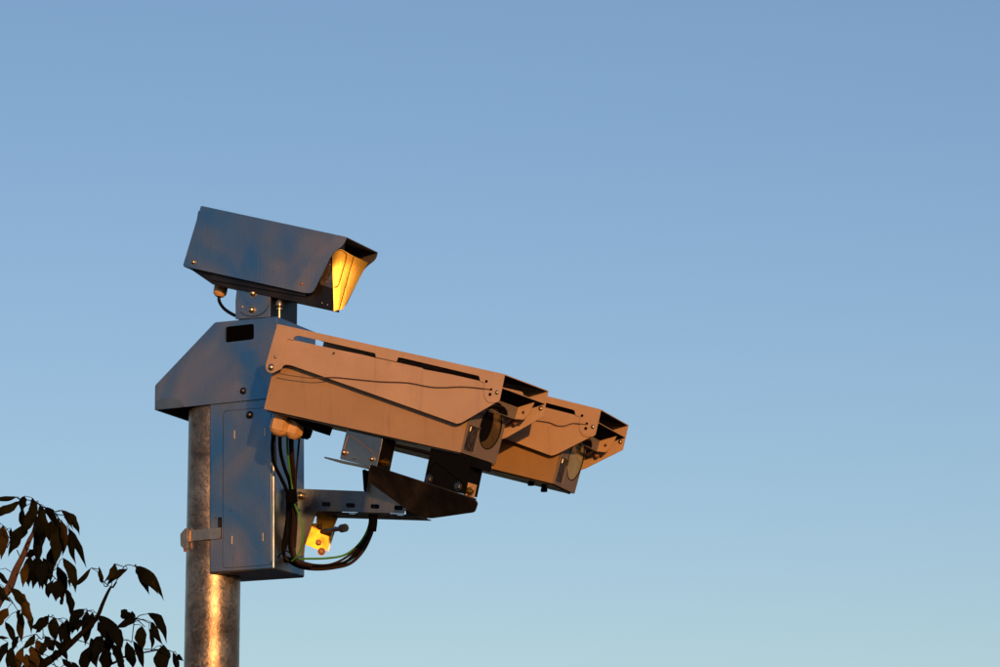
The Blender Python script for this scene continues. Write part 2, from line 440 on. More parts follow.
# inner housing: rear body, then two bright front panels
IB = 9
pts = [TF.loc(x, y, IB) for x, y in ((192, 263), (197, 215), (338, 245), (334.2, 265), (334.2, 310.7))]
pts[0].y = TF.loc(209, 283.2, IB).y; pts[4] = TF.loc(334.4, 310.6, IB)
bl = pts[4].y
pts[0].y = bl+.004
h1_, h2_ = TF.loc(188, 267.5, IB), TF.loc(212, 284, IB)
slab('housing', TF, [(h1_.x, h1_.y), (pts[1].x, w0-.012), (TF.loc(338, 250, IB).x, w0-.012), (pts[4].x, bl), (h2_.x, h2_.y)], IB, 11, 'steel_dark', top, local=True, bev=.001)
slab('shroud_floor', TF, [(l0[2][0]+.002, w2+.001), (l0[2][0]+.26, w2+.001), (l0[2][0]+.26, w2-.001), (l0[2][0]+.002, w2-.001)], 1, TW-2, 'steel_dark', top, local=True)
# facets standing in front of the housing, hinged at the near edge
A = TF.hit(341.5, 247, IB-.6); B = TF.hit(334.0, 311, IB-.6)
def facet(pix, P, yaw, tilt=None):
    n = Vector((sin(radians(yaw)), -cos(radians(yaw)), 0))
    up_ = (A-B).normalized(); n = (n-up_*n.dot(up_)).normalized()
    return [isect(v_[0], v_[1], P, n) for v_ in smooth_poly(pix)], n
N1 = 16
f1, n1 = facet([(332.4, 255.5, 1.5), (335, 251.5, 1), (338.5, 249.2, 1), (342, 249.4), (353.6, 256), (338.7, 309.8), (337.5, 311), (334, 311), (333.8, 285)], B, N1)
f1b = [p-n1*.012 for p in f1]
J = isect(338.7, 309.8, B, n1)
f2, n2_ = facet([(354.2, 256.2), (367.9, 262.6, 2), (343.4, 308.8), (341.5, 310.2), (339.2, 310)], J, 24)
f2b = [p-n2_*.012 for p in f2]
def along(poly, t):
    L = [(Vector(q_)-Vector(p_)).length for p_, q_ in zip(poly, poly[1:])]; d = t*sum(L)
    for p_, q_, l_ in zip(poly, poly[1:], L):
        if d <= l_+1e-9: return Vector(p_).lerp(Vector(q_), d/l_)
        d -= l_
    return Vector(poly[-1])
def curved(name, tops, bots, P, y0, y1, N=8, M=10):
    """front sheet bowed about the upright axis and flared at its top edge"""
    rows = []; cur = P
    for i in range(N+1):
        n = Vector((sin(radians(y0+(y1-y0)*i/N)), -cos(radians(y0+(y1-y0)*i/N)), 0)); up_ = (A-B).normalized(); n = (n-up_*n.dot(up_)).normalized()
        t_, b_ = along(tops, i/N), along(bots, i/N)
        col_ = []
        for j in range(M+1):
            q_ = b_.lerp(t_, j/M); g_ = max(0, (j/M-.68)/.32)
            col_.append(isect(q_.x, q_.y, cur+n*.010*g_*g_, n))
        rows.append((col_, n)); cur = col_[0]
    vs = [v_ for c_, n in rows for v_ in c_]+[v_-n*.004 for c_, n in rows for v_ in c_]; fs = []; K_ = (N+1)*(M+1)
    for i in range(N):
        for j in range(M):
            a_ = i*(M+1)+j; q4 = (a_, a_+1, a_+M+2, a_+M+1); fs += [q4, tuple(K_+k_ for k_ in reversed(q4))]
    rim = [i*(M+1) for i in range(N+1)]+[N*(M+1)+j for j in range(1, M+1)]+[i*(M+1)+M for i in range(N-1, -1, -1)]+[j for j in range(M-1, 0, -1)]
    for a_, b_ in zip(rim, rim[1:]+rim[:1]): fs.append((a_, b_, K_+b_, K_+a_))
    return new_obj(name, vs, fs, 'steel_sunlit', top, True), cur, rows[-1][1]
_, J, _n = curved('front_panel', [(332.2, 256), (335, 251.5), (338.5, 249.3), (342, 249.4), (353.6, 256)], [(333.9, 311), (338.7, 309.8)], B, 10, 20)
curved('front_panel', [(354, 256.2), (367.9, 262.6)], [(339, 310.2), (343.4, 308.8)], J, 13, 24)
def outline_line(name, pix, P, nrm, r, mat, parent, sub=1):
    tube(name, [isect(x, y, P+nrm*.0085, nrm) for x, y in pix], r, mat, parent, 5, sub)
outline_line('window_seal', [(335, 250.8), (340, 250.2), (345.4, 253.0), (346.4, 257), (343, 270), (339, 283.5), (336.8, 286.4), (334.2, 286.4)], B, n1, .0010, 'black_plastic', top, 3)
outline_line('panel_seam', [(353.9, 256.4), (353.4, 258), (339.2, 309.6)], B, n1, .0009, 'black_plastic', top)
# dark window seen between shroud and front panel
slab('side_window', TF, [(331.5, 258), (334.3, 256), (334.3, 289), (320, 284.5), (321, 276)], IB-1, .8, 'window_glass', top)
for x, y in ((329.6, 264.5), (326, 281.5), (322, 303), (327.5, 304.8)):
    bolt('rivet', TF.hit(x, y, IB-1.2), -s24, .0016, top, 'bolt')
bolt('rear_screw', TF.hit(193.4, 262.2, 0), -s24, .0062, top, 'bolt')
bolt('front_screw', TF.hit(301.7, 284, 0), -s24, .0035, top, 'bolt_rust')
# base plate and foot
slab('base_rail', TF, [(212, 272.5), (306, 293.2), (306, 296.5), (212, 280)], 6, 62, 'steel_dark', top)
FTt = Frame(CF.hit(253, 305, 8), a25, s25)
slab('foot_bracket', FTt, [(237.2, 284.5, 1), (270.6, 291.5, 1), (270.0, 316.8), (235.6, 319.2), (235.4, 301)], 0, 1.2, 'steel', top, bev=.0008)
slab('foot_block', FTt, [(238.5, 283), (269.6, 290.5), (269.2, 318), (238, 320)], 1.3, 61, 'steel_dark', top, bev=.002)
for x, y in ((253.3, 293.5), (252, 310)): bolt('foot_bolt', FTt.hit(x, y, 0), -s25, .0088, top, 'bolt', 'dome', .010)
bolt('rivet', FTt.hit(242.3, 306.8, 0), -s25, .003, top, 'bolt')
arc = [(240.5, 312), (246, 315.5), (254, 316.3), (262, 313.5), (267.5, 307.5), (269.5, 299)]
tube('swivel_scribe', [FTt.hit(x, y, -.3) for x, y in arc], .0009, 'steel_dark', top, 5, 4)
rf = Frame(FTt.hit(270, 305, 0), s25, a25)
pb = isect(279.5, 303, CF.O + a25*(-2*S), a25)
lathe('clamp_stud', pb+Vector((0, 0, -.060)), pb+Vector((0, 0, .008)), [(0, .0036), (.62, .0036), (.63, .0075), (.68, .0078), (.72, .005), (.78, .0095), (.9, .0095), (1, .005)], 'bolt', top, 14)
# gland under the rear of the top camera
g0 = TF.hit(222.5, 279, 30); gd = Vector((-.16, 0, -1)).normalized()
lathe('gland_neck', g0, g0+gd*.018, [(0, .013), (1, .013)], 'black_plastic', top, 12)
lathe('cable_gland', g0+gd*.012, g0+gd*.046, [(0, .0135), (.08, .0172), (.35, .0175), (.42, .0165), (.46, .0175), (.8, .0165), (1, .010)], 'gland_nylon', top, 12)
ctop = tube('camera_cable', [g0+gd*.03, TF.hit(219, 300, 30), TF.hit(223.5, 308, 28), TF.hit(231, 313.5, 20), TF.hit(238, 316.5, 14), TF.hit(244, 317, 22)], .0042, 'cable_black', None, 10, 6, loc=g0)
tag(ctop, 'short black cable looping from the gland under the top camera to its foot', 'cable')

# ------------------------------------------------------------------ two tan housings
a28, s28 = yawvec(28)
P1r = CC + s25*(-98*S)
F1 = Frame(P1r, a28, s28)
O1 = F1.hit(460.2, 452.5)
a1 = (O1-F1.hit(264, 409)).normalized()
F1 = Frame(O1, a1, s28)
P2 = O1 + s25*(137*S)
a20, s20 = yawvec(20)
F2 = Frame(P2, a20, s20); O2 = F2.hit(552.5, 483.5)
a2 = (O2-F2.hit(316, 425.7)).normalized()
F2 = Frame(O2, a2, s20)

def L1(pts, off=0): return [tuple(F1.loc(p[0], p[1], off))+((p[2]*S,) if len(p) > 2 else ()) for p in pts]
cap_px = [(277.5, 324, .8), (505, 374.2, .8), (499.5, 400.5, 1), (496.8, 402.6, 2), (488.5, 403.2, 4), (483.8, 396, 3), (485, 383), (480.3, 381.2), (479.3, 376, 2), (402.5, 358, 2), (398, 357.2, 1.5), (396.6, 361.6), (376, 357.2), (375.4, 353.3, 1.5),
          (298.5, 335.6, 2), (294.4, 336.6, 1.5), (292.8, 340.4), (287.4, 338.6), (282, 368.5), (276.6, 371.2, 1.5), (272, 373.6, 3), (266.8, 371.5, 3), (265.6, 366, 2)]
flap_px = [(284.6, 337.6), (293, 340), (299, 341.2), (341, 350.4), (362, 354.6), (376, 358), (397, 362.4), (401, 363.2), (422, 368), (424, 369.4), (452, 374.6), (481, 381.2), (499, 386), (499.2, 400.6), (461.5, 422.8, 3), (457.2, 423.9, 2), (435, 416), (291, 365.2, 3), (284.5, 364.4, 3), (279.6, 370), (277, 366)]
far_outer = [(277.5, 324, .8), (505, 374.2, .8), (499.5, 400.8, 1), (461.5, 422.8, 3), (457.2, 423.9, 2), (435, 416), (291, 365.2, 3), (284.5, 364.4, 3), (279.5, 372, 2), (272, 373.6, 3), (266.8, 371.5, 3), (265.6, 366, 2)]
far_h1 = [(298.5, 335.6, 2), (375.4, 353.3, 2), (376, 357.6), (293.6, 339.8)]
far_h2 = [(402, 358, 2), (479, 375.6, 2), (480.3, 380.6), (397, 362)]
body_px = [(264, 409, .5), (460.2, 452.5, .5), (471, 404), (275, 362)]
cap_l = L1(cap_px, -10); flap_l = L1(flap_px, -9); far_l = L1(far_outer, -10); fh1 = L1(far_h1, -10); fh2 = L1(far_h2, -10); body_l = L1(body_px)
K = 1/S
def detector(name, fr, W, VW, paints, glass, label, shadow_px, local_scale=1.0):
    cp, bp = paints
    r = root(name, fr.at(-.25, .5*W*S, -.02), label, 'camera housing', 'tan camera housings on the tilting cradle')
    def sc(l): return [tuple(x*local_scale for x in p) for p in l]
    def SL(n, l, off, thk, mat, **k): return slab(n, fr, sc(l), off, thk, mat, k.pop('par', r), local=True, **k)
    bd = SL('body', body_l, 0, W, bp, bev=.0012)
    # sunshade: a bent sheet round the body
    tl_, tr_ = cap_l[0], cap_l[1]
    ss = SL('sunshade', [(tl_[0]+.0005, tl_[1]-.0004), (tr_[0]-.0002, tr_[1]-.0004), (tr_[0]-.0002, tr_[1]-.0024), (tl_[0]+.0005, tl_[1]-.0024)], -9.7, VW-.6, cp)
    SL('side_panel', cap_l, -10.3, .8, cp, par=ss, bev=.0005)
    SL('side_flap', flap_l, -9.2, .7, cp, par=ss, bev=.0004)
    SL('side_panel', far_l, -10+VW, .8, cp, par=ss, holes=[sc(fh1), sc(fh2)])
    # screws
    for (x, y, rad, mt) in ((271.2, 367.4, .0075, 'bolt'), (275.5, 356.8, .0035, 'bolt'), (497, 392.5, .0045, 'bolt'), (333.8, 353, .0022, 'bolt_dark')):
        p = F1.loc(x, y, -10.3); q = fr.at(p.x*local_scale, -10.4*S, p.y*local_scale)
        bolt('screw', q, -fr.s, rad, ss, mt)
        if mt == 'bolt' and rad < .007 and x > 300:
            bolt('screw', fr.at(p.x*local_scale, (VW-10.1)*S, p.y*local_scale), -fr.s, rad, ss, mt)
    for (x, y, h) in ((486.4, 381.4, 1.3), (491, 389.4, 1.2), (490, 394.4, 1.4)):
        p = F1.loc(x, y, -10.4); 
        SL('keyhole', [(p.x-h*S, p.y-h*S, .001), (p.x+h*S, p.y-h*S, .001), (p.x+h*S, p.y+h*S, .001), (p.x-h*S, p.y+h*S, .001)], -10.5, .25, 'black_void', par=ss)
    # baffle shelf under the peak, its arch bracket and lit tab
    def pw(x, y, off): q = F1.loc(x, y, off); return q.x*local_scale, q.y*local_scale
    (sa, sw) = pw(503.0, 388.0, -8)
    bk = 19*S; dn_ = 9.5*S
    SL('roof_shade', [(tl_[0]+.003, tl_[1]-.0026), (tr_[0]-.003, tr_[1]-.0026), (tr_[0]-.003, tr_[1]-.0034), (tl_[0]+.003, tl_[1]-.0034)], -8.6, VW-3, 'matt_black', par=ss)  # black sheet added for the deep shade under the roof
    SL('baffle', [(sa-.12, sw-dn_-.002), (sa-bk, sw-dn_), (sa-.0012, sw-.0004), (sa-.0012, sw-.0018), (sa-bk, sw-dn_-.0014), (sa-.12, sw-dn_-.0034)], -8, VW-4, 'matt_black', par=ss)  # matt black puts the shade of its underside into the colour
    SL('baffle_lip', [(sa-.001, sw+.0006), (sa+.0008, sw+.0006), (sa+.0008, sw-.0012), (sa-.001, sw-.0012)], -8.2, VW-3.6, cp, par=ss)
    # arch plate hanging from the rear edge of the baffle
    aa_ = sa-bk; h1 = sw-dn_-.0018; h0 = h1-11.5*S
    s0, s1 = -7*S, (VW-27)*S
    arch = [(s0, h1), (s1, h1), (s1, h0), (s1-.036, h0)] + [(s0+(s1-.036-s0)*t_, h0+.0225*math.sqrt(max(0, 1-(2*t_-1)**2))) for t_ in (.98, .93, .82, .66, .5, .34, .18, .05)] + [(s0, h0)]
    P0 = [fr.at(aa_, a_, w_) for a_, w_ in arch]; P1_ = [p-fr.a*.0016 for p in P0]
    v, f = loft([P0], [P1_]); new_obj('arch_bracket', v, f, 'fascia_paint', r)
    vt = VW-27
    SL('bracket_tab', [(aa_, h1), (aa_+10*S, h1+6*S), (aa_+16*S, h1+8*S), (aa_+13*S, h0+7*S), (aa_+9*S, h0+1*S), (aa_, h0)], vt, .8, cp)
    SL('bracket_lip', [(aa_-.010, h0), (aa_+.002, h0), (aa_+.002, h0-.0015), (aa_-.010, h0-.0015)], 2, VW-30, 'fascia_paint')
    bolt('screw', fr.at(aa_+7*S, (vt-.2)*S, (h0+h1)/2+2*S), -fr.s, .0028, r, 'bolt_dark')
    # wing nut on the inner face of the far side panel
    q = F1.loc(512, 417.5, VW-16); c = fr.at(q.x*local_scale, (VW-16)*S, q.y*local_scale)
    lathe('wing_nut', c+fr.s*.010, c-fr.s*.006, [(0, .006), (1, .005)], 'bolt_rust', r, 10)
    for sg in (-1, 1):
        d = (fr.a*sg*.72-fr.w*.62).normalized()
        lathe('wing', c, c+d*.021, [(0, .004), (.5, .0055), (.9, .0062), (1, .004)], 'bolt_rust' if sg > 0 else 'bolt', r, 8)
    # front face: fascia sheet with a lens hole and a window hole
    top_w = body_l[2][1]*local_scale-.003; fa_ = .0006
    def front(x, y):
        q = isect(x, y, F1.O, F1.a)-F1.O; return q.dot(F1.s)*local_scale, q.dot(F1.w)*local_scale
    ls_, lw = front(489.5, 428.0); lr = 20.5*S*local_scale; ls_ = min(ls_, W*S-lr-.004)
    hole = [(ls_+cos(t*2*pi/28)*lr, lw+sin(t*2*pi/28)*lr) for t in range(28)]
    wpx = [front(464.8, 425.5), front(477.3, 428.6), front(473.8, 451.6), front(463, 448.6)]
    cxw = sum(p[0] for p in wpx)/4; cyw = sum(p[1] for p in wpx)/4; hw = 10.5*S*local_scale; hh = 12.3*S*local_scale
    cxw = max(cxw, hw+.008); cxw = min(cxw, ls_-lr-hw-.003) if ls_-lr-hw-.003 > hw+.004 else hw+.005
    wh = [(cxw-hw, cyw-hh), (cxw+hw, cyw-hh), (cxw+hw, cyw+hh), (cxw-hw, cyw+hh)]
    outer = [(0.0004, .0004), (W*S-.0004, .0004), (W*S-.0004, top_w), (.0004, top_w)]
    def fp(l, aa): return [fr.at(aa, p[0], p[1]) for p in l]
    v, f = loft([fp(outer, .0028), fp(hole, .0028), fp(wh, .0028)], [fp(outer, .0004), fp(hole, .0004), fp(wh, .0004)])
    fc = new_obj('fascia', v, f, 'fascia_paint', r)
    c0 = fr.at(.0005, ls_, lw)
    lathe('lens_window', c0, c0+fr.a*.0012, [(0, lr*1.02), (.8, lr*1.02), (1, lr*.99)], glass, r, 36, False)
    # dark crescent: inner lens barrel seen through the glass
    cr = [(ls_+cos(t)*lr*.97, lw+sin(t)*lr*.97) for t in [radians(q) for q in range(75, 236, 10)]]
    cr += [(ls_-lr*.35+cos(t)*lr*.48, lw+lr*.1+sin(t)*lr*.78) for t in [radians(q) for q in range(-90, 81, 10)]]
    if glass == 'lens_glass':
        v, f = loft([fp(cr, .0025)], [fp(cr, .0019)]); new_obj('lens_shade', v, f, 'black_plastic', r)
    tube('lens_ring', [fr.at(.0028, ls_+cos(t)*lr, lw+sin(t)*lr) for t in [radians(q) for q in range(0, 361, 15)]], .0013, 'black_plastic', r, 5, 2)
    wn_ = [(x, y) for x, y in wh]
    v, f = loft([fp(wn_, .0014)], [fp(wn_, .0006)]); new_obj('side_window', v, f, 'window_glass', r)
    fr_o = [(cxw-hw-.003, cyw-hh-.003), (cxw+hw+.003, cyw-hh-.003), (cxw+hw+.003, cyw+hh+.003), (cxw-hw-.003, cyw+hh+.003)]
    v, f = loft([fp(fr_o, .0036), fp(wh, .0036)], [fp(fr_o, .0029), fp(wh, .0029)]); new_obj('window_frame', v, f, 'fascia_paint', r)
    tube('window_clip', [fr.at(.0045, cxw-hw*.7, cyw+hh*.9), fr.at(.0045, cxw-hw*.7, cyw+hh*.55)], .0012, 'bolt', r, 6)
    tube('window_clip', [fr.at(.003, cxw-hw*.2, cyw-hh*.2), fr.at(.003, cxw+hw*.5, cyw-hh*.7)], .0008, 'bolt', r, 6)
    # underside rim and its feet
    bw_ = body_l[0][0]*local_scale
    SL('bottom_rail', [(bw_+.004, -.0002), (-.004, -.0002), (-.004, -.004), (bw_+.004, -.004)], 4, W-8, 'cradle_steel')
    # thin brown tube drawn for a wire and its soft shadow
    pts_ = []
    for x, y in shadow_px:
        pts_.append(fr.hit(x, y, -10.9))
    if pts_: tube('wire_shadow', pts_, .0011, 'wire_shade', r, 5, 4)
    return r

shadow1 = [(278.4, 373.2), (288, 375.2), (298, 376.6), (314.4, 378.4), (332.4, 377.2), (356, 379.3), (381, 381.6), (408, 382.7), (430, 386.8), (445, 387.3), (460, 386.7), (476, 387.6), (490.8, 389.6)]
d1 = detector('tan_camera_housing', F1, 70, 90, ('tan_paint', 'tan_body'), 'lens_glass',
              'large tan camera housing nearest the cabinet, its whole slotted sunshade in view', shadow1)
shadow2 = [(500, 414), (520, 417), (533.6, 420), (549, 422.4), (557, 425.5), (564.4, 425.8), (572.8, 423.3), (580, 423.8), (586.5, 424.4)]
d2 = detector('tan_camera_housing', F2, 64, 86, ('tan_paint_far', 'tan_body_far'), 'lens_glass_clear',
              'farther right tan camera housing, partly hidden behind the nearer one, pale round lens', shadow2, 1.0)
# feet under the far housing
for x, y in ((531, 481.8), (544, 488)):
    p = F2.hit(x, y, 25)
    lathe('rubber_foot', p+Vector((0, 0, .012)), p-Vector((0, 0, .009)), [(0, .0065), (.6, .0065), (.65, .008), (1, .008)], 'black_plastic', d2, 8, False)
for x, y in ((568.5, 493.4), (487, 463.8), (493, 465)):
    fr_ = F2 if x > 500 else F1
    p = fr_.hit(x, y, 40); bolt('rivet', p+Vector((0, 0, .001)), Vector((0, 0, -1)), .003, d2 if x > 500 else d1, 'black_plastic')

# glands below the near housing
up1 = F1.w
def gland(x, y, off, r, h, par, mat='gland_nylon', tilt=0.0):
    p = F1.hit(x, y, off); ax = -up1
    lathe('gland_collar', p+ax*0.0, p+ax*h*.22, [(0, r*.98), (.5, r*1.0), (1, r*.86)], mat, par, 6, False)
    lathe('gland_nut', p+ax*h*.30, p+ax*h*.80, [(0, r*.84), (.06, r*1.06), (.92, r*1.06), (1, r*.94)], mat, par, 6, False, .25)
    lathe('gland_thread', p+ax*h*.2, p+ax*h*.32, [(0, r*.78), (1, r*.78)], mat, par, 14)
    lathe('gland_cap', p+ax*h*.78, p+ax*h, [(0, r*.95), (.35, r*.9), (1, r*.5)], mat, par, 14)
gland(283.5, 412.5, 22, 10.0*S, 24*S, d1)
gland(297.5, 417.5, 30, 8.6*S, 22*S, d1)
p = F1.hit(307, 418, 50)
lathe('gland_plug', p+up1*.012, p-up1*.05, [(0, 9*S), (.4, 9*S), (.42, 7.5*S), (.6, 7.5*S), (.62, 9.2*S), (.9, 8.5*S), (1, 6*S)], 'black_plastic', d1, 10, False)
slab('gland_plate', F1, [(272, 410.5), (318, 420.8), (314.5, 431), (309, 429), (292, 420), (273, 414)], 20, 30, 'black_plastic', d1)

# ------------------------------------------------------------------ tilting cradle under the housings
crd = root('tilt_cradle', F1.hit(410, 490, 20), 'rust-brown tapering steel cradle with two brackets carrying the tan housings', 'bracket')
slab('bracket', F1, [(346.6, 430.2), (382.4, 438.6), (381.6, 445), (376.3, 468), (339.6, 459, 2)], 5, 1.4, 'steel_light', crd, bev=.0008)
slab('bracket_block', F1, [(348.5, 429), (382.3, 437.2), (376.2, 467), (342, 458)], 6.6, 27, 'steel_dark', crd, bev=.001)
slab('base_sheet', F1, [(324.4, 456.6), (369.6, 466.2), (369.6, 468.2), (338, 461), (324.2, 458.2)], 1.5, 34, 'steel_light', crd, bev=.0003)
tube('scribe_line', [F1.hit(x, y, 4.8) for x, y in ((343.5, 450), (347, 440), (352.3, 436.6), (377, 455.6))], .0009, 'bolt_rust', crd, 5, 3)
bolt('bracket_bolt', F1.hit(344.6, 452.6, 5), -s28, .0074, crd, 'band_copper', 'dome', .010)
bolt('bracket_bolt', F1.hit(372.4, 459.2, 5), -s28, .0066, crd, 'band_copper', 'dome', .008)
pbo = isect(384.5, 462.3, F1.hit(376.3, 468, 5), F1.a)
lathe('pivot_bolt', pbo-F1.a*.004, pbo+F1.a*.014, [(0, .009), (.3, .009), (.32, .0055), (.6, .0055), (.62, .0075), (.85, .0075), (1, .003)], 'zinc_sun_yellow', crd, 12)
slab('bracket', F1, [(430.2, 452.5), (470.8, 463, 1), (465.2, 494.5, 1.5), (423.6, 483.2)], 5, 1.4, 'black_plastic', crd, bev=.0008)
slab('bracket_block', F1, [(431, 447), (480, 459.6), (478.2, 468.5), (470.4, 466.5), (464.8, 493.8), (424.4, 482)], 6.6, 25, 'black_plastic', crd, bev=.001)
slab('cleat', F1, [(466.4, 482), (469, 482.6), (466.2, 496.2), (463.8, 495.4)], 8, 16, 'gland_nylon', crd)
tube('scribe_line', [F1.hit(x, y, 4.8) for x, y in ((427.5, 474), (433, 464.5), (438, 464), (463, 484))], .0009, 'black_void', crd, 5, 3)
bolt('bracket_bolt', F1.hit(429, 479, 5), -s28, .0085, crd, 'bolt_dark', 'hex', .008)
bolt('bracket_bolt', F1.hit(458.2, 486.4, 5), -s28, .0085, crd, 'bolt_dark', 'hex', .008)
pbo = isect(468.5, 491, F1.hit(464.5, 494.5, 5), F1.a)
lathe('pivot_bolt', pbo-F1.a*.004, pbo+F1.a*.012, [(0, .010), (.5, .010), (.55, .006), (1, .005)], 'zinc_sun_yellow', crd, 12)
# keel plate, facing down and towards the road
k0 = F1.hit(369.4, 466.5, 2); k1 = F1.hit(476.5, 500.5, 2)
ka = (k1-k0).normalized(); kd = (F1.s*.55-F1.w*.80); kn = ka.cross(kd).normalized()
if kn.y > 0: kn.negate()
keel = [(369.2, 466.6), (371.2, 465.2, 1), (474.6, 499.6, 2), (477.6, 503.6, 2), (474.6, 512.4, 2), (431.5, 518.5, 3), (427.5, 518.2, 3), (411, 512.7, 4), (367.8, 481.5, 2)]
kp = [isect(v_[0], v_[1], k0, kn) for v_ in smooth_poly(keel)]
v, f = loft([kp], [[p-kn*.003 for p in kp]]); kl = new_obj('keel_plate', v, f, 'cradle_steel', crd); bevel(kl, .001, 2)
slab('keel_top', F1, [(371, 464.6), (473.6, 497.7), (473.4, 499), (371, 466)], 2.2, 6, 'cradle_steel', crd)

# ------------------------------------------------------------------ support arm
arm = root('support_arm', CF.hit(300, 515, 55), 'slotted blue-grey steel channel arm reaching from the cabinet to the cradle', 'bracket')
arm_o = [(296.5, 488.6), (365, 491.2), (368, 470), (400, 480), (432, 508), (423, 510), (404.4, 510.2, 1), (404.4, 513.6, 1.5), (316.8, 510.8, 4), (304.6, 545.5), (303.6, 556), (296.5, 556)]
slots = [[(x-4.6, y-2.2, 2), (x+4.6, y-2, 2), (x+4.6, y+2.4, 2), (x-4.6, y+2.2, 2)] for x, y in ((326, 504.2), (350.3, 505.2), (374.7, 506.4), (398.5, 507.8))]
slab('near_plate', CF, arm_o, 50, 1, 'steel_arm', arm, holes=slots, bev=.0003)
aY = CF.hit(317, 511.4, 50); aZ = CF.hit(404.4, 514, 50); ad_ = (aZ-aY).normalized()
Wf = Frame(aY, ad_, s25)
ln = (aZ-aY).length
web_o = [(0, 0), (ln*.97, 0), (ln*1.11, .018, .01), (ln*1.11, .094), (0, .094)]
def wpt(l, dz): return [Wf.at(p[0], p[1], dz) for p in smooth_poly(l)]
wslots = [[(x, .003, .006), (x+.026, .003, .006), (x+.026, .026, .006), (x, .026, .006)] for x in (ln*.32, ln*.87)] + [[(ln*.985, .050, .006), (ln*1.07, .050, .006), (ln*1.07, .066, .006), (ln*.985, .066, .006)]]
v, f = loft([wpt(web_o, -.0002)]+[wpt(l, -.0002) for l in wslots], [wpt(web_o, -.0024)]+[wpt(l, -.0024) for l in wslots])
new_obj('web', v, f, 'steel_dark', arm)
fh = [[(x-7, y-3.4, 1), (x+9, y-3, 1), (x+9, y+2.6, 1), (x-7, y+2, 1)] for x, y in ((348.5, 512), (396.8, 514))]
slab('far_plate', CF, [(316, 497), (360, 497), (424, 502), (427, 518.6), (338.5, 516.6), (318, 513)], 90, 1, 'steel_dark', arm, holes=fh)
up_l = [(362.3, 470), (367.2, 470.5), (365.2, 492), (363.6, 490.4)]
slab('upright', CF, up_l, 44, 3, 'black_plastic', arm)
# gusset turned to catch the sun, with its adjusting bolt
gy, gs = yawvec(-9)
gn_t = (gs*-1 + Vector((0, 0, -.10))).normalized()
G0 = CF.hit(320, 530, 84)
gus = [(317, 510), (342, 516.6), (338, 517.5, 2), (334.5, 526), (327.4, 549.5, 3), (322, 552.3, 3), (317, 549.2), (304, 544), (311, 523)]
gp = [isect(v_[0], v_[1], G0, gn_t) for v_ in smooth_poly(gus)]
gh = [isect(x, y, G0, gn_t) for x, y in smooth_poly([(313, 517, .8), (316.6, 516, .8), (316.4, 523.4, .8), (312, 523.4, .8)])]
v, f = loft([gp, gh], [[p-gn_t*.003 for p in gp], [p-gn_t*.003 for p in gh]]); new_obj('gusset', v, f, 'zinc_sun_yellow', arm)
G1 = isect(322, 531.5, G0+gn_t*.002, gn_t); G2 = isect(345.5, 527.8, G0+gn_t*.09, gn_t)
lathe('adjusting_bolt', G1, G2, [(0, .0058), (.80, .0058), (.82, .0105), (1, .0105)], 'band_copper', arm, 8, False)
for x, y in ((319.5, 526.5), (318.5, 542.5)):
    bolt('gusset_nut', isect(x, y, G0, gn_t), gn_t, .0062, arm, 'bolt_rust', 'hex', .008)
bolt('hook', isect(321.5, 551.5, G0+gn_t*.001, gn_t), gn_t, .008, arm, 'bolt_rust', 'dome', .004)
bolt('mounting_bolt', CF.hit(299.6, 496, 49), (a25-s25*.6).normalized(), .0095, arm, 'bolt', 'dome', .014)
slab('mounting_flange', CF, [(284.5, 488), (297, 491.5), (297, 509), (284.5, 508)], 22, 1.2, 'steel', arm)

lip0 = [isect(x, y, G0+gn_t*.001, gn_t) for x, y in ((326.6, 551.0), (334.8, 526.2), (336.2, 526.8), (328.2, 552.0))]
v, f = loft([lip0], [[p+gn_t*.006 for p in lip0]]); new_obj('folded_lip', v, f, 'steel_arm', arm)
# ------------------------------------------------------------------ cables
def cable(pix, r, mat, label, cat='cable', group=None, name='cable', n=8, sub=5):
    pts = [CF.hit(x, y, o_) for x, y, o_ in pix]
    c = tube(name, pts, r, mat, None, n, sub, loc=pts[0]); tag(c, label, cat, group); return c
G = 'cables dropping from the glands'
G2_ = 'cables looping below the support arm'
cable([(273.8, 432, -40), (272.4, 448, -30), (274.6, 464, -18), (281, 478, -6), (287, 492, 4), (288.4, 512, 10), (286.6, 535, 12), (283.5, 550, 14), (287, 560, 18), (300, 563.5, 22)], .0046, 'cable_black', 'black cable hanging nearest the cabinet corner, leftmost of those from the gland', group=G)
cable([(276, 430, -38), (275.4, 446, -30), (276.2, 460, -10), (277, 480, 20)], .0019, 'cable_grey', 'thin pale grey wire hanging beside the cabinet corner', 'wire', G, name='wire')
cable([(280, 432, -40), (280.4, 450, -28), (284, 466, -14), (289.5, 482, -2), (291.2, 500, 6), (290.6, 528, 10), (290, 548, 14), (296, 560, 18), (310, 565, 22)], .0046, 'cable_black', 'black cable hanging just left of the green wire', group=G)
cable([(287, 432, -38), (287.6, 452, -28), (289.6, 468, -18), (292.2, 486, -8), (293, 500, -6)], .0026, 'cable_green', 'bright green earth wire dropping from the gland between black cables', 'wire', G, name='wire')
cable([(293, 500, -8), (297.5, 511, -8), (301.6, 523, -6), (303, 537, -4), (300.6, 549, 0), (296.5, 557, 2), (292, 561, 6)], .0022, 'cable_green', 'green earth wire bowing out over the arm plate beside the cabinet', 'wire', G, name='wire')
cable([(291, 434, -36), (291.6, 452, -26), (293, 470, -16), (294.2, 490, -4), (294.2, 520, 4), (292.6, 545, 10), (297, 561, 14), (312, 566, 20)], .0062, 'cable_brown', 'dark brown cable hanging to the right of the green wire', group=G)
cable([(299.5, 436, -16), (297.8, 456, -10), (296.2, 476, -4), (295.6, 496, 2), (296.6, 520, 6), (295, 548, 12)], .0026, 'cable_brown', 'thin brown cable hanging nearest the sky gap', group=G)
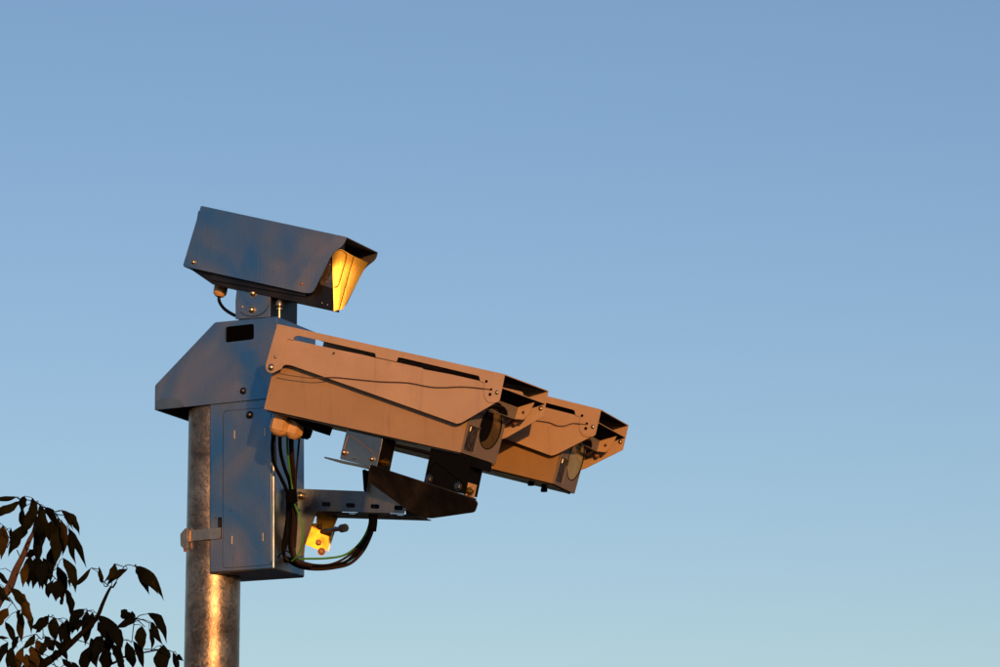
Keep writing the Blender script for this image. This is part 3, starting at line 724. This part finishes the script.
cable([(289, 500, 10), (288.4, 520, 14), (284.5, 545, 18), (281, 556, 20), (286, 561, 24)], .0075, 'cable_black', 'thick black cable lying against the right face of the cabinet', group=G)
cable([(290.6, 489.5, -16), (291.6, 502.5, -14)], .0140, 'matt_black', 'short black sleeve binding the hanging cables together', 'cable sleeve', name='cable_sleeve', n=12, sub=1)
for k, (dx, dy, o_, rr, mt, lb) in enumerate((
    (0, 0, 60, .0040, 'cable_brown', 'outermost brown cable of the loop under the support arm'),
    (-2.0, -3.4, 64, .0036, 'cable_black', 'black cable inside the loop under the support arm'),
    (-4.6, -1.2, 72, .0036, 'cable_brown', 'brown cable crossing over in the loop under the support arm'),
    (-3.4, -5.6, 66, .0030, 'cable_brown', 'slim brown cable on the inside of the loop under the arm'),
    (-1.0, -2.2, 80, .0040, 'cable_black', 'rearmost black cable of the loop under the support arm'))):
    base_ = [(287, 560.5), (300, 566.2), (316, 569.4), (334, 568.6), (350, 563), (362, 551.5), (370, 538), (374, 524), (374.3, 512)]
    P_ = []
    for i, (x, y) in enumerate(base_):
        w_ = 1-abs(i-4)/4*.35; P_.append((x+dx*w_*(.6 if i < 3 else 1), y+dy*w_+(.9*sin(i*1.7+k) if 0 < i < 7 else 0), o_*min(1, .35+i*.12)))
    P_ += [(370+dx*.3, 500, 64), (366+dx*.2, 488, 60), (364.6+dx*.2, 470, 50)] if k < 2 else [(371+dx*.3, 505, 66)]
    cable(P_, rr, mt, lb, group=G2_)
cable([(296, 559.5, 26), (305, 558.8, 34), (325, 558.4, 50), (343, 555.6, 60), (355, 548, 62), (364, 537, 62), (369.3, 524, 62), (370.5, 510, 62)], .0026, 'cable_green', 'green earth wire along the inside of the loop under the arm', 'wire', G2_, name='wire')
cable([(371.8, 531, 60), (373, 522, 60), (373, 511, 60)], .0108, 'matt_black', 'black sleeve round the cable loop where it passes up behind the arm', 'cable sleeve', name='cable_sleeve', n=12, sub=3)
cable([(277, 559, 8), (281, 553.5, 6), (286, 551, 6), (291, 554, 6), (293.5, 559.5, 8)], .0016, 'black_plastic', 'dark cable tie round the bundle at the foot of the cabinet', 'cable tie', name='cable_tie')

# ------------------------------------------------------------------ tree
# leaves traced as base -> tip with their breadth; each is a folded, drooping blade of its own
TD = 8.0
def TP(x, y, d=0): r = ray(x, y); return CAM+r*((TD+d)/r.y)
TS = TD/F*1.02
trunk_base = Vector((TP(-150, 600).x-.15, TD+.25, 0))
tree = root('drooping_leaf_tree', trunk_base, 'dark drooping-leaved tree at lower left, its crown tips reaching towards the pole', 'tree')
trng = random.Random(5)
fork = TP(-60, 760, .1)
tube('trunk', [trunk_base, trunk_base+Vector((.03, .02, 1.0)), TP(-110, 1000, .2), fork], .075, 'bark_dark', tree, 10, 5, taper=.028)
B1 = [fork, TP(-30, 672, .02), TP(-5, 608), TP(9, 588), TP(16, 570), TP(23, 556), TP(29, 541), TP(34, 530), TP(36, 512), TP(34, 503)]
tube('branch', B1, .0135, 'bark', tree, 8, 4, taper=.0012)
B2 = [TP(-35, 735, .1), TP(10, 695, .05), TP(36, 671), TP(52, 659), TP(66, 648), TP(83, 632), TP(96, 619), TP(103, 603), TP(108, 592), TP(111.5, 586)]
tube('branch', B2, .0105, 'bark_dark', tree, 8, 4, taper=.0026)
B3 = [TP(-10, 700, .15), TP(24, 668, .12), TP(36, 657, .1), TP(46, 648, .1)]
tube('branch', B3, .007, 'bark', tree, 7, 4, taper=.005)
B4 = [TP(20, 700), TP(42, 664, .05), TP(52, 656, .06), TP(60, 650, .05)]
tube('branch', B4, .005, 'bark_dark', tree, 7, 4, taper=.003)
B5 = [TP(60, 700, .1), TP(95, 672, .1), TP(118, 661, .1), TP(127, 656, .1), TP(160, 649.5, .05)]
tube('branch', B5, .004, 'bark_dark', tree, 7, 4, taper=.0016)
for tw in ([(108, 586), (104.5, 586.2), (103, 580)], [(112, 588), (117, 580), (124, 566.8), (130, 565), (136, 567)], [(115, 564), (124, 566.8)], [(103, 581), (109, 586)],
           [(113, 588), (117, 582)], [(91, 568), (99, 569.4)], [(134, 622), (133, 631), (132, 641)], [(144, 649.4), (158, 649.4)], [(136, 618), (143, 620), (148, 622.5), (151, 623)],
           [(136, 619), (139, 616), (143, 614.6), (148, 614)], [(137, 619.5), (142, 624), (145, 627)], [(123, 640), (128, 640), (132, 643)], [(160, 646), (168, 650), (173, 652)],
           [(7, 548), (10, 541), (12.5, 538.5)], [(17, 550), (20, 557), (21, 559)], [(48, 616), (53, 617.6), (58, 619)], [(36, 634), (41, 639), (43, 637), (43, 629)],
           [(52, 575), (55, 578), (57, 580)], [(52, 571.5), (57, 568)], [(2, 530), (8, 536), (12, 541)], [(9, 597), (13, 603), (18, 611)], [(77, 640), (84, 642), (90, 644)],
           [(50, 657), (54, 663), (57, 670)], [(95, 619), (92, 612), (88, 611)], [(16, 497), (20, 499.5), (24, 499)], [(30, 541), (26, 545), (27, 550)], [(37, 503), (42, 506.5), (46, 508), (55, 511.4), (61, 511)],
           [(52, 512.5), (60, 515), (66, 515)], [(55, 513), (60, 520), (67, 528)], [(16, 575), (21, 572)], [(20, 500), (28, 500), (38, 504)], [(34, 530), (37, 523), (37, 518)], [(48, 662), (60, 668)]):
    dd = trng.uniform(-.02, .03)
    tube('twig', [TP(x, y, dd) for x, y in tw], .0013, 'bark_dark', tree, 5, 3, taper=.0009)

def leaf_mesh(p0, p1, wd, bow, fold, twist, view):
    """blade from p0 (stalk) to p1 (tip)"""
    ax = (p1-p0); L = ax.length; ax.normalize(); curl = random.uniform(.05, .34); wv_ = random.uniform(0, 6); wa = random.uniform(.06, .2); random.seed(int(wd*1e6)+int(p0.x*1e4))
    side = ax.cross(view).normalized()
    nrm = side.cross(ax).normalized()
    vs = []; fs = []; N = 9
    prof = [0.05, .52, .84, .98, 1.0, .93, .76, .50, .20, 0.0]
    for i in range(N+1):
        t = i/N
        c = p0+ax*L*t+side*bow*L*4*t*(1-t)+nrm*(-curl*L*4*t*(1-t))
        an = twist*(t-.4)*2
        sd = side*cos(an)+nrm*sin(an)
        nn = sd.cross(ax).normalized()
        h = wd/2*prof[i]
        wob = 1+wa*sin(i*1.6+wv_)
        f1_ = sd*cos(fold)+nn*sin(fold); f2_ = -sd*cos(fold)+nn*sin(fold)
        rip = nn*sin(i*1.9+wv_)*h*wa*1.4
        vs += [c+f1_*h*wob+rip, c+f1_*h*.5+nn*h*.03, c, c+f2_*h*.5+nn*h*.03, c+f2_*h*(2-wob)-rip]
    for i in range(N):
        for k in range(4): a = i*5+k; fs.append((a, a+1, a+6, a+5))
    return vs, fs
LEAVES = """17,497,-8,497,5,.06,1|21,501,-10,513,8.5,.1,1|24.5,496,22,514,8,.0,0|23,508,23.5,528,6,-.05,0|37,501,22,534,11,.10,1|33,498,27,526,8,.05,0|33,515,27,531,7,0,2|29,524,9,556,12,-.06,1|11,528,20,545,4,-.1,0|3,525,1,559,10.5,.02,2|0,523,-4,545,8,0,0|36,515,42,540,7,.0,0|41,520,37,568,12,.03,1|40,504,47,536,9.5,.05,1|45,507,58,528,8,.08,0
52,520,49,541,9,0,1|58,518,55,566,13,.0,1|54,545,53,572,9,-.08,0|61,520,64,550,7,.10,2|66,533,62,556,4.5,.05,0|61,510,79,535,8,.13,1|65,514,73,530,6,.10,1|68,528,86,567,7,.10,0|70,530,76,564,7.5,.04,0
36,549,24,556,7,.10,0|30,556,29,586,11,-.05,0|43,558,50,582,10,.10,0|38,556,33,588,14,.03,0|40,562,46,587,10,.02,0|27,563,23,587,8,-.05,2|42,575,42.5,590,4,0,0|45,562,40,588,12,0,0
63,558,75,592,9.5,.10,1|57,566,66,594,9.5,.07,0|64,588,71,618,7.5,.12,0|53,580,49,598,7,-.08,0|58,580,56,601,11,-.03,1|62,583,62,600,8,0,1|63,594,61,604,3.5,0,0|70,578,70,588,3,0,1|91,568,71,585,5,.13,1
-3,570,10,586,5,.0,1|-2,583,12,602,6.5,-.06,1|10,587,24,612,8,.10,1|16,593,27,608,9,.06,2|20,598,32,626,9,.06,2|8,608,-5,630,10.5,-.06,2|5,622,17,648,6.5,.03,1|19,611,18,622,4,0,0|22,612,22,642,7.5,-.04,2|27,612,31,634,6,.04,1
49,616,30,627,10,.12,1|43,625,36,633,4.5,0,2|54,617,56,641,11.5,.0,1|67,619,66,649,9,-.02,0|63,622,62,646,6,0,0|84,609,70,628,10,-.12,0|84,621,69,633,8,-.05,0|87,611,85,645,10.5,.02,0|92,613,89,632,7,.05,0|77,612,72,634,9,0,0
-4,637,9,638,3,0,1|19,636,12,652,5.5,-.06,0|8,642,-1,665,8,-.04,1|12,647,7,669,8.5,.02,1|35,635,22,649,6.5,.08,1|45,636,53,651,9,.10,0|37,640,41,655,8,.03,2|23,647,20,672,8.5,-.04,2|31,646,38,668,10,.02,2|53,639,67,661,6.5,.06,0|55,650,58,661,6,0,0|62,659,74,670,6,.04,0|26,654,28,672,8,0,2|48,641,43,656,8,0,1
89,647,84,674,12,-.03,0|91,638,97,660,9,.04,0|102,636,92,662,11,-.05,0|102,640,99,655,6,0,0|99,566.8,102,583,4.5,-.05,1|115,563.5,103.5,582,7,.10,1|127.5,569,107,586,7,-.09,1|134.5,566,163,600,8.5,.13,1|136,567,158,593,9,.03,1|137,568,149,594,7,.04,1|145,575,158,594,6,.05,2
97,615,121,655,11,.09,0|104,620,112,650,12,.04,0|112,625,122,648,8,.08,0|121,610,131,620,9,.0,0|132,611,134,621,5,0,0|137,619,115,629,7,-.05,0|148,613,166,643,9,.16,0|151,622,163,645,7.5,.05,0|142,626,143,650,11,-.08,1|149,628,151,650,4.5,.10,0|127,642,133,668,10,.02,0|133,641,143,669,7.5,.08,0|164,645,160,676,15,.0,0|173,652,179,676,6,.02,0|177,655,184,661,5,0,0
92,640,97,668,11,.03,0|105,648,107,674,12,0,0|114,645,121,670,9,.05,0|103,637,96,646,6,0,0|118,655,124,672,7,0,0|98,622,106,640,8,.04,0|110,632,108,655,9,0,0|68,632,66,655,8,0,0|80,620,78,632,9,0,0|10,655,16,674,7,0,1|40,655,46,676,8,0,1|35,660,30,678,8,0,2|72,662,80,676,7,0,0"""
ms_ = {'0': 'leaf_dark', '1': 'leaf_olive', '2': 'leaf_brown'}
view = FW; LBASE = []
for ln_ in LEAVES.replace('\n', '|').split('|'):
    q = ln_.split(','); x0, y0, x1, y1, wd, bw = map(float, q[:6])
    d0 = trng.uniform(-.06, .06); dd = trng.uniform(-.03, .03)
    fold = trng.uniform(.15, .55)
    tw = trng.uniform(-.5, .5)
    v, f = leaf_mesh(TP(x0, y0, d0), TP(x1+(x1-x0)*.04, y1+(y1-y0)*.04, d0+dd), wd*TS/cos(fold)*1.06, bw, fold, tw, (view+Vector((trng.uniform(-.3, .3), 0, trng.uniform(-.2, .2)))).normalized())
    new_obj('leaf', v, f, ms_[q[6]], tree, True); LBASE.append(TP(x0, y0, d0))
# the rest of the crown, outside the photograph to the left and below
vs = []; fs = []
limbs = [(fork, fork+Vector((-.9, .1, .5))), (fork+Vector((-.05, 0, -.2)), fork+Vector((-.6, -.5, .25))), (fork+Vector((-.1, .1, -.1)), fork+Vector((-.45, .6, .45))), (fork+Vector((0, 0, -.35)), fork+Vector((.35, .3, -.2)))]
for p, q in limbs:
    tube('branch', [p, p.lerp(q, .5)+Vector((0, 0, .05)), q], .018, 'bark_dark', tree, 7, 4, taper=.004)
def inview(c):
    dv = c-CAM; return 500+F*dv.dot(RT)/dv.dot(FW) > -34 and 333.5-F*dv.dot(UP)/dv.dot(FW) < 705
def rod(vs, fs, P, r0, r1):
    """thin three-sided stalk through the points P"""
    k = len(vs)
    for i, c in enumerate(P):
        d = (P[min(i+1, len(P)-1)]-P[max(i-1, 0)]).normalized(); u, v_ = axes(d); r = r0+(r1-r0)*i/(len(P)-1)
        for j in range(3): vs.append(c+(u*cos(j*2.094)+v_*sin(j*2.094))*r)
    for i in range(len(P)-1):
        for j in range(3): j2 = (j+1) % 3; fs.append((k+i*3+j, k+i*3+j2, k+i*3+3+j2, k+i*3+3+j))
tv = []; tf = []
for i in range(96):
    p, q = limbs[i % 4]; t = trng.uniform(.2, 1.0)
    a_ = p.lerp(q, .5)+Vector((0, 0, .05)); c0 = p.lerp(a_, t*2) if t < .5 else a_.lerp(q, t*2-1)
    if t < .5: c0.z += 0
    d = Vector((trng.gauss(0, 1), trng.gauss(0, 1), trng.uniform(-.1, .9))).normalized()*trng.uniform(.18, .36)
    P = [c0, c0+d*.5+Vector((0, 0, .015)), c0+d+Vector((0, 0, -.02))]
    if any(inview(c) for c in P) or inview(P[2]+Vector((.08, 0, .03))): continue
    rod(tv, tf, P, .003, .0012)
    for k_ in range(9):
        t = trng.uniform(.25, 1.0); b_ = P[0].lerp(P[1], t*2) if t < .5 else P[1].lerp(P[2], t*2-1)
        sd = Vector((trng.gauss(0, 1), trng.gauss(0, 1), .2)).normalized()*.022; c = b_+sd
        rod(tv, tf, [b_, b_+sd*.6+Vector((0, 0, .004)), c], .001, .0007)
        L = trng.uniform(.05, .085); d_l = (Vector((trng.gauss(0, .45), trng.gauss(0, .45), -1))+sd*10).normalized()
        v, f = leaf_mesh(c, c+d_l*L, trng.uniform(.018, .026), trng.uniform(-.1, .1), .35, .3, Vector((trng.uniform(-1, 1), trng.uniform(-1, 1), .1)).normalized())
        k = len(vs); vs += v; fs += [tuple(j+k for j in t_) for t_ in f]
# a stalk from every traced leaf to the nearest wood
wood = []
for o in tree.children:
    if o.name.split('.')[0] in ('branch', 'twig'):
        n_ = 8 if o.name.startswith('branch') else 5
        V = [v_.co+ROOTLOC[o.name] for v_ in o.data.vertices]
        for i in range(0, len(V)-n_+1, n_): wood.append(sum(V[i:i+n_], Vector())/n_)
for c in LBASE:
    near = min(wood, key=lambda w_: (w_-c).length_squared)
    L = (near-c).length
    if L < .002 or L > .2: continue
    rod(tv, tf, [near, near.lerp(c, .5)+Vector((0, 0, L*.12)), c], .0011, .0007)
stk = new_obj('leaf_stalk', tv, tf, 'bark_dark', tree); stk['kind'] = 'stuff'
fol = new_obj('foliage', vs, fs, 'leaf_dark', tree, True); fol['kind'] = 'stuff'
